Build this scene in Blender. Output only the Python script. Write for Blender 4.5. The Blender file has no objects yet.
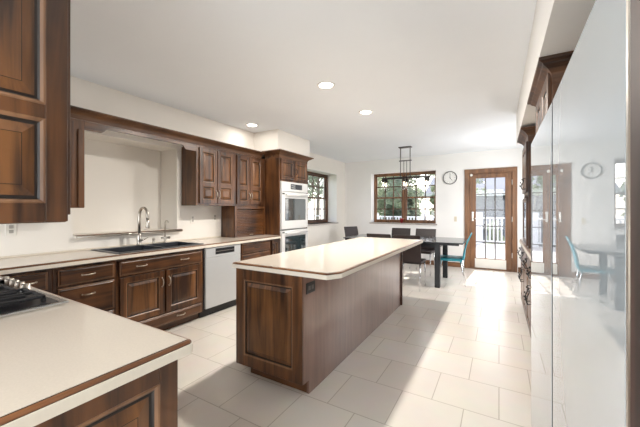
import bpy, bmesh, math, random
from mathutils import Vector, Matrix, noise
random.seed(7)
SC = bpy.context.scene
COL = SC.collection
PI = math.pi
# ------------------------------------------------------------------ camera
cd = bpy.data.cameras.new('camera'); cam = bpy.data.objects.new('camera', cd); COL.objects.link(cam)
cd.sensor_width = 36.0; cd.lens = 305.0 / 640.0 * 36.0; cd.clip_start = 0.02; cd.clip_end = 200
cd.shift_y = -4.0 / 640.0
cam.location = (0, 0, 1.34); cam.rotation_euler = (PI / 2, 0, math.radians(30.408))
SC.camera = cam
# ------------------------------------------------------------------ view, world, sun
vs = SC.view_settings
vs.view_transform = 'Standard'; vs.look = 'None'; vs.gamma = 1.0; vs.use_curve_mapping = False
vs.exposure = 0.74
SC.cycles.max_bounces = 10; SC.cycles.diffuse_bounces = 6; SC.cycles.glossy_bounces = 5
SC.cycles.transmission_bounces = 8; SC.cycles.transparent_max_bounces = 12
SC.cycles.sample_clamp_indirect = 6.0
W = bpy.data.worlds.new('sky'); SC.world = W; W.use_nodes = True
nt = W.node_tree; nt.nodes.clear()
out = nt.nodes.new('ShaderNodeOutputWorld'); bg = nt.nodes.new('ShaderNodeBackground')
sky = nt.nodes.new('ShaderNodeTexSky'); sky.sky_type = 'NISHITA'; sky.sun_disc = False
sky.sun_elevation = math.radians(46); sky.sun_rotation = 0.0; sky.altitude = 100; sky.dust_density = 3.0
mixs = nt.nodes.new('ShaderNodeMixRGB'); mixs.inputs[0].default_value = 0.55
mixs.inputs[2].default_value = (4.2, 4.3, 4.5, 1)
nt.links.new(sky.outputs[0], mixs.inputs[1]); nt.links.new(mixs.outputs[0], bg.inputs[0])
nt.links.new(bg.outputs[0], out.inputs[0]); bg.inputs[1].default_value = 0.50

def light(name, kind, loc, energy, color=(1, 1, 1), size=None, size_y=None, target=None, rot=None, spread=None, shape=None):
    l = bpy.data.lights.new(name, kind); o = bpy.data.objects.new(name, l); COL.objects.link(o)
    o.location = loc; l.energy = energy; l.color = color
    if kind == 'AREA':
        l.shape = shape or ('RECTANGLE' if size_y else 'SQUARE'); l.size = size
        if size_y: l.size_y = size_y
        if spread: l.spread = spread
    if target is not None:
        o.rotation_euler = (Vector(target) - Vector(loc)).to_track_quat('-Z', 'Y').to_euler()
    if rot: o.rotation_euler = rot
    return o
sun = light('sun', 'SUN', (0, 20, 20), 4.2, (1.0, 0.96, 0.9)); sun.data.angle = math.radians(0.3)
sun.rotation_euler = Vector((-0.06, -1.0, -1.04)).to_track_quat('-Z', 'Y').to_euler()
# area lamps added as daylight fill at two made-up windows out of view
light('added_fill_rear', 'AREA', (-1.4, -3.12, 1.35), 85, (0.92, 0.965, 1.0), 4.2, 2.1, target=(-1.4, 0, 1.2))
light('added_fill_side', 'AREA', (0.86, 6.4, 1.5), 26, (0.97, 0.985, 1.0), 1.2, 1.2, target=(-3, 6.4, 1.3))

# ------------------------------------------------------------------ materials
def newmat(name):
    m = bpy.data.materials.new(name); m.use_nodes = True
    n = m.node_tree; b = n.nodes['Principled BSDF']; return m, n, b
def mat(name, col, rough=0.5, metal=0.0, spec=None, coat=0.0, noise_amt=0.0, noise_scale=20.0, bump=0.0, ior=None, trans=0.0, emit=None, estr=0):
    m, n, b = newmat(name)
    b.inputs['Base Color'].default_value = (*col, 1); b.inputs['Roughness'].default_value = rough
    b.inputs['Metallic'].default_value = metal
    if ior: b.inputs['IOR'].default_value = ior
    if coat: b.inputs['Coat Weight'].default_value = coat; b.inputs['Coat Roughness'].default_value = 0.06
    if trans: b.inputs['Transmission Weight'].default_value = trans
    if emit: b.inputs['Emission Color'].default_value = (*emit, 1); b.inputs['Emission Strength'].default_value = estr
    tc = n.nodes.new('ShaderNodeTexCoord'); nz = n.nodes.new('ShaderNodeTexNoise'); nz.inputs['Scale'].default_value = noise_scale
    nz.inputs['Detail'].default_value = 5
    n.links.new(tc.outputs['Object'], nz.inputs['Vector'])
    if noise_amt:
        r = n.nodes.new('ShaderNodeValToRGB'); r.color_ramp.elements[0].position = 0.3; r.color_ramp.elements[1].position = 0.7
        r.color_ramp.elements[0].color = (*[c * (1 - noise_amt) for c in col], 1)
        r.color_ramp.elements[1].color = (*[min(1, c * (1 + noise_amt)) for c in col], 1)
        n.links.new(nz.outputs['Fac'], r.inputs['Fac']); n.links.new(r.outputs['Color'], b.inputs['Base Color'])
    if bump:
        bp = n.nodes.new('ShaderNodeBump'); bp.inputs['Strength'].default_value = bump; bp.inputs['Distance'].default_value = 0.004
        n.links.new(nz.outputs['Fac'], bp.inputs['Height']); n.links.new(bp.outputs['Normal'], b.inputs['Normal'])
    return m
def wood(name, dark, light_, axis='Z', rough=0.36, coat=0.22, scale=1.0):
    m, n, b = newmat(name)
    tc = n.nodes.new('ShaderNodeTexCoord'); mp = n.nodes.new('ShaderNodeMapping')
    s = {'Z': (16, 16, 1.1), 'Y': (16, 1.1, 16), 'X': (1.1, 16, 16)}[axis]
    mp.inputs['Scale'].default_value = [k * scale for k in s]
    nz = n.nodes.new('ShaderNodeTexNoise'); nz.inputs['Scale'].default_value = 1.0; nz.inputs['Detail'].default_value = 7; nz.inputs['Distortion'].default_value = 0.9
    n.links.new(tc.outputs['Object'], mp.inputs['Vector']); n.links.new(mp.outputs['Vector'], nz.inputs['Vector'])
    mp2 = n.nodes.new('ShaderNodeMapping'); mp2.inputs['Scale'].default_value = (3.2, 3.2, 2.0)
    nz2 = n.nodes.new('ShaderNodeTexNoise'); nz2.inputs['Scale'].default_value = 1.0; nz2.inputs['Detail'].default_value = 3
    n.links.new(tc.outputs['Object'], mp2.inputs['Vector']); n.links.new(mp2.outputs['Vector'], nz2.inputs['Vector'])
    ad = n.nodes.new('ShaderNodeMath'); ad.operation = 'MULTIPLY_ADD'; ad.inputs[1].default_value = 0.6
    ml = n.nodes.new('ShaderNodeMath'); ml.operation = 'MULTIPLY'; ml.inputs[1].default_value = 0.4
    n.links.new(nz2.outputs['Fac'], ml.inputs[0]); n.links.new(nz.outputs['Fac'], ad.inputs[0]); n.links.new(ml.outputs[0], ad.inputs[2])
    r = n.nodes.new('ShaderNodeValToRGB'); r.color_ramp.elements[0].position = 0.39; r.color_ramp.elements[1].position = 0.62
    r.color_ramp.elements[0].color = (*dark, 1); r.color_ramp.elements[1].color = (*light_, 1)
    n.links.new(ad.outputs[0], r.inputs['Fac']); n.links.new(r.outputs['Color'], b.inputs['Base Color'])
    b.inputs['Roughness'].default_value = rough; b.inputs['Coat Weight'].default_value = coat; b.inputs['Coat Roughness'].default_value = 0.3 if coat < 0.5 else 0.15
    bp = n.nodes.new('ShaderNodeBump'); bp.inputs['Strength'].default_value = 0.08; bp.inputs['Distance'].default_value = 0.002
    n.links.new(nz.outputs['Fac'], bp.inputs['Height']); n.links.new(bp.outputs['Normal'], b.inputs['Normal'])
    return m
def glassmat(name, tint=(1, 1, 1), refl=0.08, rough=0.0):
    m = bpy.data.materials.new(name); m.use_nodes = True; n = m.node_tree; n.nodes.clear()
    o = n.nodes.new('ShaderNodeOutputMaterial'); t = n.nodes.new('ShaderNodeBsdfTransparent'); g = n.nodes.new('ShaderNodeBsdfGlossy')
    t.inputs[0].default_value = (*tint, 1); g.inputs['Roughness'].default_value = rough
    lw = n.nodes.new('ShaderNodeLayerWeight'); lw.inputs[0].default_value = 0.5
    pw = n.nodes.new('ShaderNodeMath'); pw.operation = 'POWER'; pw.inputs[1].default_value = 4.0; n.links.new(lw.outputs['Facing'], pw.inputs[0])
    fr = n.nodes.new('ShaderNodeMath'); fr.operation = 'MULTIPLY_ADD'; fr.inputs[1].default_value = 0.6; fr.inputs[2].default_value = 0.04; n.links.new(pw.outputs[0], fr.inputs[0])
    mx = n.nodes.new('ShaderNodeMixShader'); n.links.new(fr.outputs[0], mx.inputs[0]); n.links.new(t.outputs[0], mx.inputs[1]); n.links.new(g.outputs[0], mx.inputs[2])
    n.links.new(mx.outputs[0], o.inputs[0]); return m
M = {}
WD, WL = (0.022, 0.0070, 0.0022), (0.155, 0.060, 0.0190)
for ax in 'XYZ': M['w' + ax] = wood('stained_wood_' + ax.lower(), WD, WL, ax)
M['wpan'] = wood('stained_panel_wood', (0.025, 0.0078, 0.0024), (0.205, 0.083, 0.0240), 'Z')
M['wisl'] = wood('island_side_sheen_wood', (0.18, 0.093, 0.067), (0.25, 0.138, 0.102), 'Z', rough=0.3, coat=0.8)  # lighter pinkish base colour paints in the sheen of light from the door
M['glaze'] = mat('dark_glaze', (0.012, 0.006, 0.004), 0.45)
M['bead'] = wood('worn_bead_wood', (0.12, 0.055, 0.025), (0.26, 0.13, 0.06), 'Z')
M['trimwood'] = wood('window_trim_wood', (0.11, 0.047, 0.018), (0.26, 0.12, 0.05), 'Z', rough=0.42, coat=0.15)
M['windark'] = wood('dark_window_wood', (0.05, 0.02, 0.009), (0.13, 0.055, 0.022), 'Z', rough=0.42, coat=0.15)
M['basebd'] = wood('baseboard_wood', (0.12, 0.052, 0.02), (0.26, 0.12, 0.05), 'X', rough=0.42, coat=0.1)
M['wall'] = mat('cream_wall_paint', (0.82, 0.785, 0.73), 0.75, noise_amt=0.012, noise_scale=3, bump=0.03)
M['wallback'] = mat('light_wall_paint', (0.85, 0.835, 0.815), 0.75, noise_amt=0.012, noise_scale=3, bump=0.03)
M['reveal'] = mat('white_reveal_paint', (0.86, 0.845, 0.82), 0.6, noise_amt=0.01, noise_scale=3)
M['ceil'] = mat('ceiling_paint', (0.86, 0.89, 0.93), 0.85, noise_amt=0.01, noise_scale=2, bump=0.03)
M['counter'] = mat('cream_laminate', (0.64, 0.57, 0.485), 0.24, noise_amt=0.03, noise_scale=160, coat=0.4)
M['edge'] = mat('cream_edge', (0.70, 0.635, 0.54), 0.4, noise_amt=0.02, noise_scale=60)
M['stripX'] = wood('countertop_strip_wood', (0.10, 0.036, 0.012), (0.26, 0.105, 0.038), 'Y', rough=0.3)
M['nickel'] = mat('brushed_nickel', (0.55, 0.51, 0.46), 0.28, 1.0, noise_amt=0.05, noise_scale=80)
M['bronze'] = mat('aged_pewter', (0.46, 0.40, 0.33), 0.33, 1.0, noise_amt=0.15, noise_scale=60)
M['chrome'] = mat('chrome', (0.75, 0.75, 0.76), 0.12, 1.0, noise_amt=0.02)
M['steel'] = mat('stainless_steel', (0.70, 0.71, 0.71), 0.24, 1.0, noise_amt=0.03, noise_scale=40)
M['appl'] = mat('white_appliance_enamel', (0.68, 0.68, 0.675), 0.25, coat=0.3, noise_amt=0.01)
M['dwfront'] = mat('satin_silver_front', (0.56, 0.57, 0.575), 0.33, 0.25, noise_amt=0.012, noise_scale=8)
M['black'] = mat('black_plastic', (0.014, 0.014, 0.016), 0.3, noise_amt=0.1)
M['iron'] = mat('cast_iron_black', (0.02, 0.02, 0.022), 0.5, noise_amt=0.2, noise_scale=90, bump=0.2)
M['sink'] = mat('black_granite_composite', (0.030, 0.033, 0.040), 0.35, noise_amt=0.25, noise_scale=300)
M['ovglass'] = mat('dark_oven_glass', (0.03, 0.045, 0.05), 0.04, ior=1.9, noise_amt=0.05, coat=1.0)
M['display'] = mat('control_display', (0.03, 0.035, 0.045), 0.15, noise_amt=0.05)
M['fridge'] = mat('gloss_white_panel', (0.38, 0.425, 0.46), 0.003, ior=2.1, noise_amt=0.008, noise_scale=3)
M['gasket'] = mat('grey_gasket', (0.22, 0.22, 0.23), 0.5, noise_amt=0.05)
M['dkpanel'] = wood('dark_end_panel_wood', (0.020, 0.008, 0.006), (0.07, 0.030, 0.022), 'Z', rough=0.55, coat=0.0)
M['gap'] = mat('door_gap_shade', (0.006, 0.006, 0.007), 1.0, ior=1.02, noise_amt=0.05)  # matt black standing in for the shade between the refrigerator doors
M['plate'] = mat('white_plate_plastic', (0.82, 0.79, 0.73), 0.4, noise_amt=0.01)
M['leather'] = mat('dark_brown_leather', (0.030, 0.020, 0.019), 0.42, noise_amt=0.15, noise_scale=70, bump=0.15)
M['blue'] = mat('teal_blue_leather', (0.035, 0.36, 0.47), 0.4, noise_amt=0.08, noise_scale=50, bump=0.1)
M['tabletop'] = mat('black_glass_tabletop', (0.035, 0.038, 0.042), 0.12, ior=1.6, noise_amt=0.08)
M['tablewood'] = mat('black_stained_table_wood', (0.013, 0.014, 0.016), 0.35, noise_amt=0.2, noise_scale=30)
M['fixture'] = mat('oil_rubbed_bronze', (0.035, 0.03, 0.028), 0.4, 0.7, noise_amt=0.1)
M['rods'] = mat('dark_steel_rod', (0.16, 0.15, 0.145), 0.4, 0.8, noise_amt=0.1)
M['clear'] = glassmat('clear_glass')
M['pane'] = glassmat('window_glass')
M['bulb'] = mat('warm_bulb', (0.9, 0.85, 0.75), 0.3, emit=(1, 0.8, 0.55), estr=2.2, noise_amt=0.01)
M['lamp'] = mat('recessed_lamp_lens', (0.9, 0.9, 0.88), 0.5, emit=(1, 0.95, 0.87), estr=9, noise_amt=0.01)
M['ivory'] = mat('ivory_plastic', (0.66, 0.58, 0.45), 0.4, noise_amt=0.01)
M['socket'] = mat('socket_grey', (0.42, 0.40, 0.36), 0.4, noise_amt=0.01)
M['crownw'] = wood('crown_wood', (0.04, 0.016, 0.006), (0.17, 0.075, 0.030), 'Y', rough=0.5, coat=0.0)
M['crownX'] = wood('crown_wood_return', (0.03, 0.011, 0.004), (0.15, 0.062, 0.022), 'X', rough=0.5, coat=0.0)
M['clockface'] = mat('clock_dial', (0.83, 0.82, 0.79), 0.5, noise_amt=0.01)
M['pot'] = mat('red_ceramic', (0.30, 0.035, 0.035), 0.3, noise_amt=0.1)
M['soil'] = mat('potting_soil', (0.03, 0.02, 0.012), 0.9, noise_amt=0.4, noise_scale=80)
M['leafy'] = mat('green_leaf', (0.10, 0.20, 0.05), 0.5, noise_amt=0.3)
M['stone'] = mat('sill_stone', (0.42, 0.38, 0.35), 0.35, noise_amt=0.15, noise_scale=40)
M['leaf1'] = mat('tree_leaf_pale', (0.25, 0.28, 0.20), 0.6, noise_amt=0.45, noise_scale=1.3)
M['leaf2'] = mat('tree_leaf_deep', (0.18, 0.215, 0.16), 0.6, noise_amt=0.45, noise_scale=1.3)
for k_, c_ in (('leaf1', (0.38, 0.43, 0.27)), ('leaf2', (0.26, 0.31, 0.22))):
    n_ = M[k_].node_tree; b_ = n_.nodes['Principled BSDF']; o_ = [q for q in n_.nodes if q.type == 'OUTPUT_MATERIAL'][0]
    t_ = n_.nodes.new('ShaderNodeBsdfTranslucent'); t_.inputs[0].default_value = (*c_, 1); x_ = n_.nodes.new('ShaderNodeMixShader'); x_.inputs[0].default_value = 0.5
    n_.links.new(b_.outputs[0], x_.inputs[1]); n_.links.new(t_.outputs[0], x_.inputs[2]); n_.links.new(x_.outputs[0], o_.inputs[0])
M['bark'] = mat('bark', (0.20, 0.16, 0.13), 0.9, noise_amt=0.3, noise_scale=12)
M['deck'] = mat('pale_deck_boards', (0.33, 0.31, 0.30), 0.7, noise_amt=0.12, noise_scale=6)
M['lawn'] = mat('lawn', (0.11, 0.16, 0.06), 0.9, noise_amt=0.3, noise_scale=4)
M['railw'] = mat('white_railing_paint', (0.62, 0.62, 0.63), 0.5, noise_amt=0.02)
M['siding'] = mat('grey_siding', (0.10, 0.10, 0.125), 0.8, noise_amt=0.06, noise_scale=3)
M['shingle'] = mat('grey_shingles', (0.13, 0.14, 0.17), 0.9, noise_amt=0.2, noise_scale=30)
M['furn'] = mat('dark_wicker', (0.05, 0.05, 0.065), 0.7, noise_amt=0.3, noise_scale=60)

def tilefloor():
    m, n, b = newmat('cream_floor_tile')
    tc = n.nodes.new('ShaderNodeTexCoord'); mp = n.nodes.new('ShaderNodeMapping')
    mp.inputs['Location'].default_value = (0.0, -0.205 + 0.41 * 40, 0)
    n.links.new(tc.outputs['Object'], mp.inputs['Vector'])
    br = n.nodes.new('ShaderNodeTexBrick'); br.offset = 0.5; br.offset_frequency = 2; br.squash = 1.0
    br.inputs['Scale'].default_value = 1.0; br.inputs['Brick Width'].default_value = 0.41; br.inputs['Row Height'].default_value = 0.41
    br.inputs['Mortar Size'].default_value = 0.0034; br.inputs['Mortar Smooth'].default_value = 0.25; br.inputs['Bias'].default_value = 0.0
    br.inputs['Color1'].default_value = (0.74, 0.68, 0.61, 1); br.inputs['Color2'].default_value = (0.77, 0.72, 0.65, 1)
    br.inputs['Mortar'].default_value = (0.52, 0.46, 0.39, 1)
    n.links.new(mp.outputs[0], br.inputs['Vector'])
    nz = n.nodes.new('ShaderNodeTexNoise'); nz.inputs['Scale'].default_value = 5; nz.inputs['Detail'].default_value = 6
    n.links.new(tc.outputs['Object'], nz.inputs['Vector'])
    mx = n.nodes.new('ShaderNodeMixRGB'); mx.blend_type = 'MULTIPLY'; mx.inputs[0].default_value = 0.12
    n.links.new(br.outputs['Color'], mx.inputs[1]); n.links.new(nz.outputs['Color'], mx.inputs[2])
    n.links.new(mx.outputs[0], b.inputs['Base Color'])
    b.inputs['Roughness'].default_value = 0.27
    bp = n.nodes.new('ShaderNodeBump'); bp.inputs['Strength'].default_value = 0.5; bp.inputs['Distance'].default_value = 0.002; bp.invert = True
    n.links.new(br.outputs['Fac'], bp.inputs['Height']); n.links.new(bp.outputs['Normal'], b.inputs['Normal'])
    return m
M['floor'] = tilefloor()

# ------------------------------------------------------------------ mesh builder
class MB:
    def __init__(s): s.bm = bmesh.new(); s.mi = 0
    def _f(s, vs):
        try: f = s.bm.faces.new(vs); f.material_index = s.mi; return f
        except ValueError: return None
    def box(s, x0, x1, y0, y1, z0, z1, b=0.0, seg=1):
        x0, x1 = sorted((x0, x1)); y0, y1 = sorted((y0, y1)); z0, z1 = sorted((z0, z1))
        v = [s.bm.verts.new(p) for p in ((x0,y0,z0),(x1,y0,z0),(x1,y1,z0),(x0,y1,z0),(x0,y0,z1),(x1,y0,z1),(x1,y1,z1),(x0,y1,z1))]
        fs = [s._f([v[i] for i in q]) for q in ((0,3,2,1),(4,5,6,7),(0,1,5,4),(1,2,6,5),(2,3,7,6),(3,0,4,7))]
        if b > 0:
            es = list({e for f in fs for e in f.edges})
            r = bmesh.ops.bevel(s.bm, geom=es, offset=min(b, 0.45 * min(x1-x0, y1-y0, z1-z0)), segments=seg, affect='EDGES', profile=0.5)
            for f in r['faces']: f.material_index = s.mi
        return s
    def fbox(s, F, u0, u1, v0, v1, w0, w1, b=0.0, seg=1):
        a = F(u0, v0, w0); c = F(u1, v1, w1)
        return s.box(a[0], c[0], a[1], c[1], a[2], c[2], b, seg)
    def poly(s, pts, flip=False):
        vs = [s.bm.verts.new(p) for p in pts]
        return s._f(vs[::-1] if flip else vs)
    def prism(s, pts, vec):
        """extrude closed polygon (3D points) by vec"""
        vec = Vector(vec); a = [s.bm.verts.new(p) for p in pts]; c = [s.bm.verts.new(Vector(p) + vec) for p in pts]
        s._f(a[::-1]); s._f(c); n = len(pts)
        for i in range(n): s._f([a[i], a[(i+1) % n], c[(i+1) % n], c[i]])
        return s
    def tube(s, pts, r, n=8, caps=True):
        pts = [Vector(p) for p in pts]; rs = r if isinstance(r, (list, tuple)) else [r] * len(pts); rings = []
        up = None
        for i, p in enumerate(pts):
            d = (pts[min(i+1, len(pts)-1)] - pts[max(i-1, 0)]).normalized()
            if up is None:
                up = Vector((0, 0, 1)) if abs(d.z) < 0.9 else Vector((1, 0, 0))
            a = d.cross(up).normalized(); up2 = a.cross(d).normalized(); up = up2
            rings.append([s.bm.verts.new(p + (a * math.cos(2*PI*k/n) + up2 * math.sin(2*PI*k/n)) * rs[i]) for k in range(n)])
        for i in range(len(rings)-1):
            for k in range(n):
                f = s._f([rings[i][k], rings[i][(k+1) % n], rings[i+1][(k+1) % n], rings[i+1][k]])
                if f: f.smooth = True
        if caps: s._f(rings[0][::-1]); s._f(rings[-1])
        return s
    def lathe(s, cx, cy, prof, n=24, axis='Z', cz=0):
        """prof: list of (radius, height)"""
        rings = []
        for r, h in prof:
            ring = []
            for k in range(n):
                a = 2*PI*k/n; c, d = r*math.cos(a), r*math.sin(a)
                p = (cx + c, cy + d, cz + h) if axis == 'Z' else ((cx + c, cy + h, cz + d) if axis == 'Y' else (cx + h, cy + c, cz + d))
                ring.append(s.bm.verts.new(p))
            rings.append(ring)
        for i in range(len(rings)-1):
            for k in range(n):
                f = s._f([rings[i][k], rings[i][(k+1) % n], rings[i+1][(k+1) % n], rings[i+1][k]])
                if f: f.smooth = True
        s._f(rings[0][::-1]); s._f(rings[-1]); return s
    def ball(s, c, r, sub=2):
        m = Matrix.Translation(c) @ Matrix.Diagonal((r, r, r, 1)) if not isinstance(r, (list, tuple)) else Matrix.Translation(c) @ Matrix.Diagonal((*r, 1))
        g = bmesh.ops.create_icosphere(s.bm, subdivisions=sub, radius=1, matrix=m)
        for v in g['verts']:
            for f in v.link_faces: f.material_index = s.mi; f.smooth = True
        return s
    def loops(s, F, u0, u1, v0, v1, prof):
        """nested rectangles; prof = [(inset, w, material index of the band that follows)], closed by a cap"""
        rings = []
        for ins, w, mi in prof:
            rings.append([s.bm.verts.new(F(a, b, w)) for a, b in ((u0+ins, v0+ins), (u1-ins, v0+ins), (u1-ins, v1-ins), (u0+ins, v1-ins))])
        for i in range(len(rings)-1):
            s.mi = prof[i][2]
            for k in range(4): s._f([rings[i][k], rings[i][(k+1) % 4], rings[i+1][(k+1) % 4], rings[i+1][k]])
        s.mi = prof[-1][2]; s._f(rings[-1]); s.mi = 0
        return s
    def build(s, name, mats, parent=None, smooth=False):
        if not isinstance(mats, (list, tuple)): mats = [mats]
        bmesh.ops.recalc_face_normals(s.bm, faces=s.bm.faces[:])
        off = Vector((0, 0, 0)); p = parent
        while p is not None: off += p.location; p = p.parent
        if parent is None:
            # own origin at the base centre
            if s.bm.verts:
                xs = [v.co.x for v in s.bm.verts]; ys = [v.co.y for v in s.bm.verts]; zs = [v.co.z for v in s.bm.verts]
                off = Vector(((min(xs)+max(xs))/2, (min(ys)+max(ys))/2, min(zs)))
        bmesh.ops.translate(s.bm, verts=s.bm.verts[:], vec=-off)
        me = bpy.data.meshes.new(name); s.bm.to_mesh(me); s.bm.free()
        for m in mats: me.materials.append(m)
        if smooth:
            for f in me.polygons: f.use_smooth = True
        o = bpy.data.objects.new(name, me); COL.objects.link(o)
        if parent is not None: o.parent = parent
        else: o.location = off
        return o
def tag(o, label, cat, group=None, kind=None):
    o['label'] = label; o['category'] = cat
    if group: o['group'] = group
    if kind: o['kind'] = kind
    return o
def thing(name, loc, label, cat, group=None):
    o = bpy.data.objects.new(name, None); COL.objects.link(o); o.location = loc; o.empty_display_size = 0.1
    return tag(o, label, cat, group)
def struct(name, mb, mats, parent=None):
    if parent is None:
        bm = mb.bm; me = bpy.data.meshes.new(name); bmesh.ops.recalc_face_normals(bm, faces=bm.faces[:]); bm.to_mesh(me); bm.free()
        for m in (mats if isinstance(mats, (list, tuple)) else [mats]): me.materials.append(m)
        o = bpy.data.objects.new(name, me); COL.objects.link(o); o['kind'] = 'structure'; return o
    return mb.build(name, mats, parent)
def copy_tree(o, parent=None):
    c = o.copy(); COL.objects.link(c)
    if parent is not None: c.parent = parent
    for ch in list(o.children): copy_tree(ch, c)
    return c
# facing frames: u along width, v up, w outward
def FX(x, y0=0, z0=0):   return lambda u, v, w: (x + w, y0 + u, z0 + v)          # faces +X, u = +Y
def FXn(x, y0=0, z0=0):  return lambda u, v, w: (x - w, y0 + u, z0 + v)          # faces -X
def FY(y, x0=0, z0=0):   return lambda u, v, w: (x0 + u, y + w, z0 + v)          # faces +Y
def FYn(y, x0=0, z0=0):  return lambda u, v, w: (x0 + u, y - w, z0 + v)          # faces -Y

# ------------------------------------------------------------------ room shell
XL, XR, YB, YR, ZC = -3.73, 0.95, 7.75, -3.2, 2.65
T = 0.30
struct('floor', MB().box(XL-T, XR+T, YR-0.2, YB+T, -0.1, 0.0), M['floor'])
struct('ceiling', MB().box(XL-T, XR+T, YR-0.2, YB+T, ZC, ZC+0.1), M['ceil'])
# left wall with the sink niche (Y 1.40-2.56, z 1.07-2.16) and the window opening
ny0, ny1, nz0, nz1 = 1.40, 2.56, 1.07, 2.155
wy0, wy1, wz0, wz1 = 5.15, 7.226, 1.0, 2.27
mb = MB(); X0 = XL - 0.42
mb.box(X0, XL, YR-0.2, ny0, 0, ZC); mb.box(X0, XL, ny0, ny1, 0, nz0); mb.box(X0, XL, ny0, ny1, nz1, ZC)
mb.box(X0, XL-0.36, ny0, ny1, nz0, nz1)
mb.box(X0, XL, ny1, wy0, 0, ZC); mb.box(X0, XL, wy0, wy1, 0, wz0); mb.box(X0, XL, wy0, wy1, wz1, ZC); mb.box(X0, XL, wy1, YB+T, 0, ZC)
struct('wall_left', mb, M['wall'])
# back wall with window and door openings
bx0, bx1, bz0, bz1 = -2.965, -1.31, 0.995, 2.305
dx0, dx1, dz1 = -0.60, 0.262, 2.165
mb = MB()
mb.box(XL, bx0, YB, YB+T, 0, ZC); mb.box(bx0, bx1, YB, YB+T, 0, bz0); mb.box(bx0, bx1, YB, YB+T, bz1, ZC)
mb.box(bx1, dx0, YB, YB+T, 0, ZC); mb.box(dx0, dx1, YB, YB+T, dz1, ZC); mb.box(dx1, XR, YB, YB+T, 0, ZC)
struct('wall_back', mb, M['wallback'])
# right wall with an unseen window added for fill light and oven reflections
ry0, ry1, rz0, rz1 = 5.75, 7.05, 0.95, 2.1
mb = MB()
mb.box(XR, XR+T, YR-0.2, ry0, 0, ZC); mb.box(XR, XR+T, ry0, ry1, 0, rz0); mb.box(XR, XR+T, ry0, ry1, rz1, ZC); mb.box(XR, XR+T, ry1, YB+T, 0, ZC)
struct('wall_right', mb, M['wallback'])
mb = MB()   # rear wall behind the photographer, wide glazed opening added for fill light
mb.box(XL, -3.6, YR-0.2, YR, 0, ZC); mb.box(0.8, XR, YR-0.2, YR, 0, ZC); mb.box(-3.6, 0.8, YR-0.2, YR, 2.45, ZC); mb.box(-3.6, 0.8, YR-0.2, YR, 0, 0.2)
struct('wall_rear', mb, M['wallback'])
# soffits
struct('trim_1', MB().box(XL, -3.615, YR, 3.93, 2.285, ZC), M['wall'])
struct('trim_2', MB().box(XL, -3.10, 3.93, 4.90, 2.32, ZC), M['wall'])
struct('trim_3', MB().box(0.205, XR, -1.5, 5.0, 2.238, ZC), M['wallback'])
struct('trim_4', MB().box(-3.2, -1.36, -0.1, 0.56, 2.28, ZC), M['wallback'])
# baseboards
mb = MB(); mb.box(XL, -0.70, YB-0.016, YB, 0, 0.11, 0.003); mb.box(0.35, XR, YB-0.016, YB, 0, 0.11, 0.003)
struct('baseboard_back', mb, M['basebd'])
struct('baseboard_left', MB().box(XL, XL+0.016, 4.93, YB-0.016, 0, 0.11, 0.003), M['basebd'])
struct('baseboard_right', MB().box(XR-0.016, XR, 5.35, YB-0.016, 0, 0.11, 0.003), M['basebd'])
# thin ledge with a wooden nosing at the bottom of the niche
lo = struct('trim_5', MB().box(XL-0.02, XL+0.045, ny0+0.01, ny1+0.05, nz0-0.022, nz0, 0.004), M['plate'])
struct('nosing', MB().box(XL+0.0, XL+0.05, ny0+0.01, ny1+0.05, nz0, nz0+0.006, 0.002), M['trimwood'], lo)
struct('rail', MB().tube([(XL+0.055, ny0+0.01, nz0-0.012), (XL+0.055, ny1+0.04, nz0-0.012)], 0.011, 10), M['nickel'], lo)

# ---- windows
def sash(F, u0, u1, v0, v1, w0, w1, fr, cols, rows, m, parent, name='sash'):
    mb = MB()
    mb.fbox(F, u0, u0+fr, v0, v1, w0, w1, 0.003); mb.fbox(F, u1-fr, u1, v0, v1, w0, w1, 0.003)
    mb.fbox(F, u0+fr, u1-fr, v0, v0+fr, w0, w1, 0.003); mb.fbox(F, u0+fr, u1-fr, v1-fr, v1, w0, w1, 0.003)
    s = mb.build(name, m, parent)
    mm = MB(); wm = (w0+w1)/2
    for i in range(1, cols): uu = u0+fr+(u1-u0-2*fr)*i/cols; mm.fbox(F, uu-0.013, uu+0.013, v0+fr, v1-fr, wm-0.008, wm+0.008)
    for i in range(1, rows): vv = v0+fr+(v1-v0-2*fr)*i/rows; mm.fbox(F, u0+fr, u1-fr, vv-0.012, vv+0.012, wm-0.007, wm+0.007)
    mm.build('muntin', M['windark'], s)
    MB().fbox(F, u0+fr*0.8, u1-fr*0.8, v0+fr*0.8, v1-fr*0.8, wm-0.002, wm+0.002).build('pane', M['pane'], s)
    return s
def dh_window(name, F, u0, u1, v0, v1, units, m, fr=0.05, cols=3):
    """frame in the plane w=0 (inner face), outward is negative w"""
    mb = MB()
    mb.fbox(F, u0, u0+fr, v0, v1, -0.10, 0, 0.004); mb.fbox(F, u1-fr, u1, v0, v1, -0.10, 0, 0.004)
    mb.fbox(F, u0+fr, u1-fr, v0, v0+fr, -0.10, 0, 0.004); mb.fbox(F, u0+fr, u1-fr, v1-fr, v1, -0.10, 0, 0.004)
    wd = (u1-u0-2*fr); mul = 0.07
    cw = (wd - mul*(units-1))/units
    for i in range(1, units):
        a = u0+fr+cw*i+mul*(i-1); mb.fbox(F, a, a+mul, v0+fr, v1-fr, -0.10, 0.004, 0.004)
    root = struct(name, mb, m)
    mid = (v0+v1)/2
    for i in range(units):
        a = u0+fr+(cw+mul)*i
        sash(F, a, a+cw, mid-0.02, v1-fr, -0.075, -0.045, 0.035, cols, 2, m, root)
        sash(F, a, a+cw, v0+fr, mid+0.02, -0.04, -0.01, 0.035, cols, 2, m, root)
    return root
w1 = dh_window('window_1', lambda u, v, w: (u, YB+0.23-w, v), bx0, bx1, bz0, bz1, 2, M['trimwood'], fr=0.042)
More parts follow.
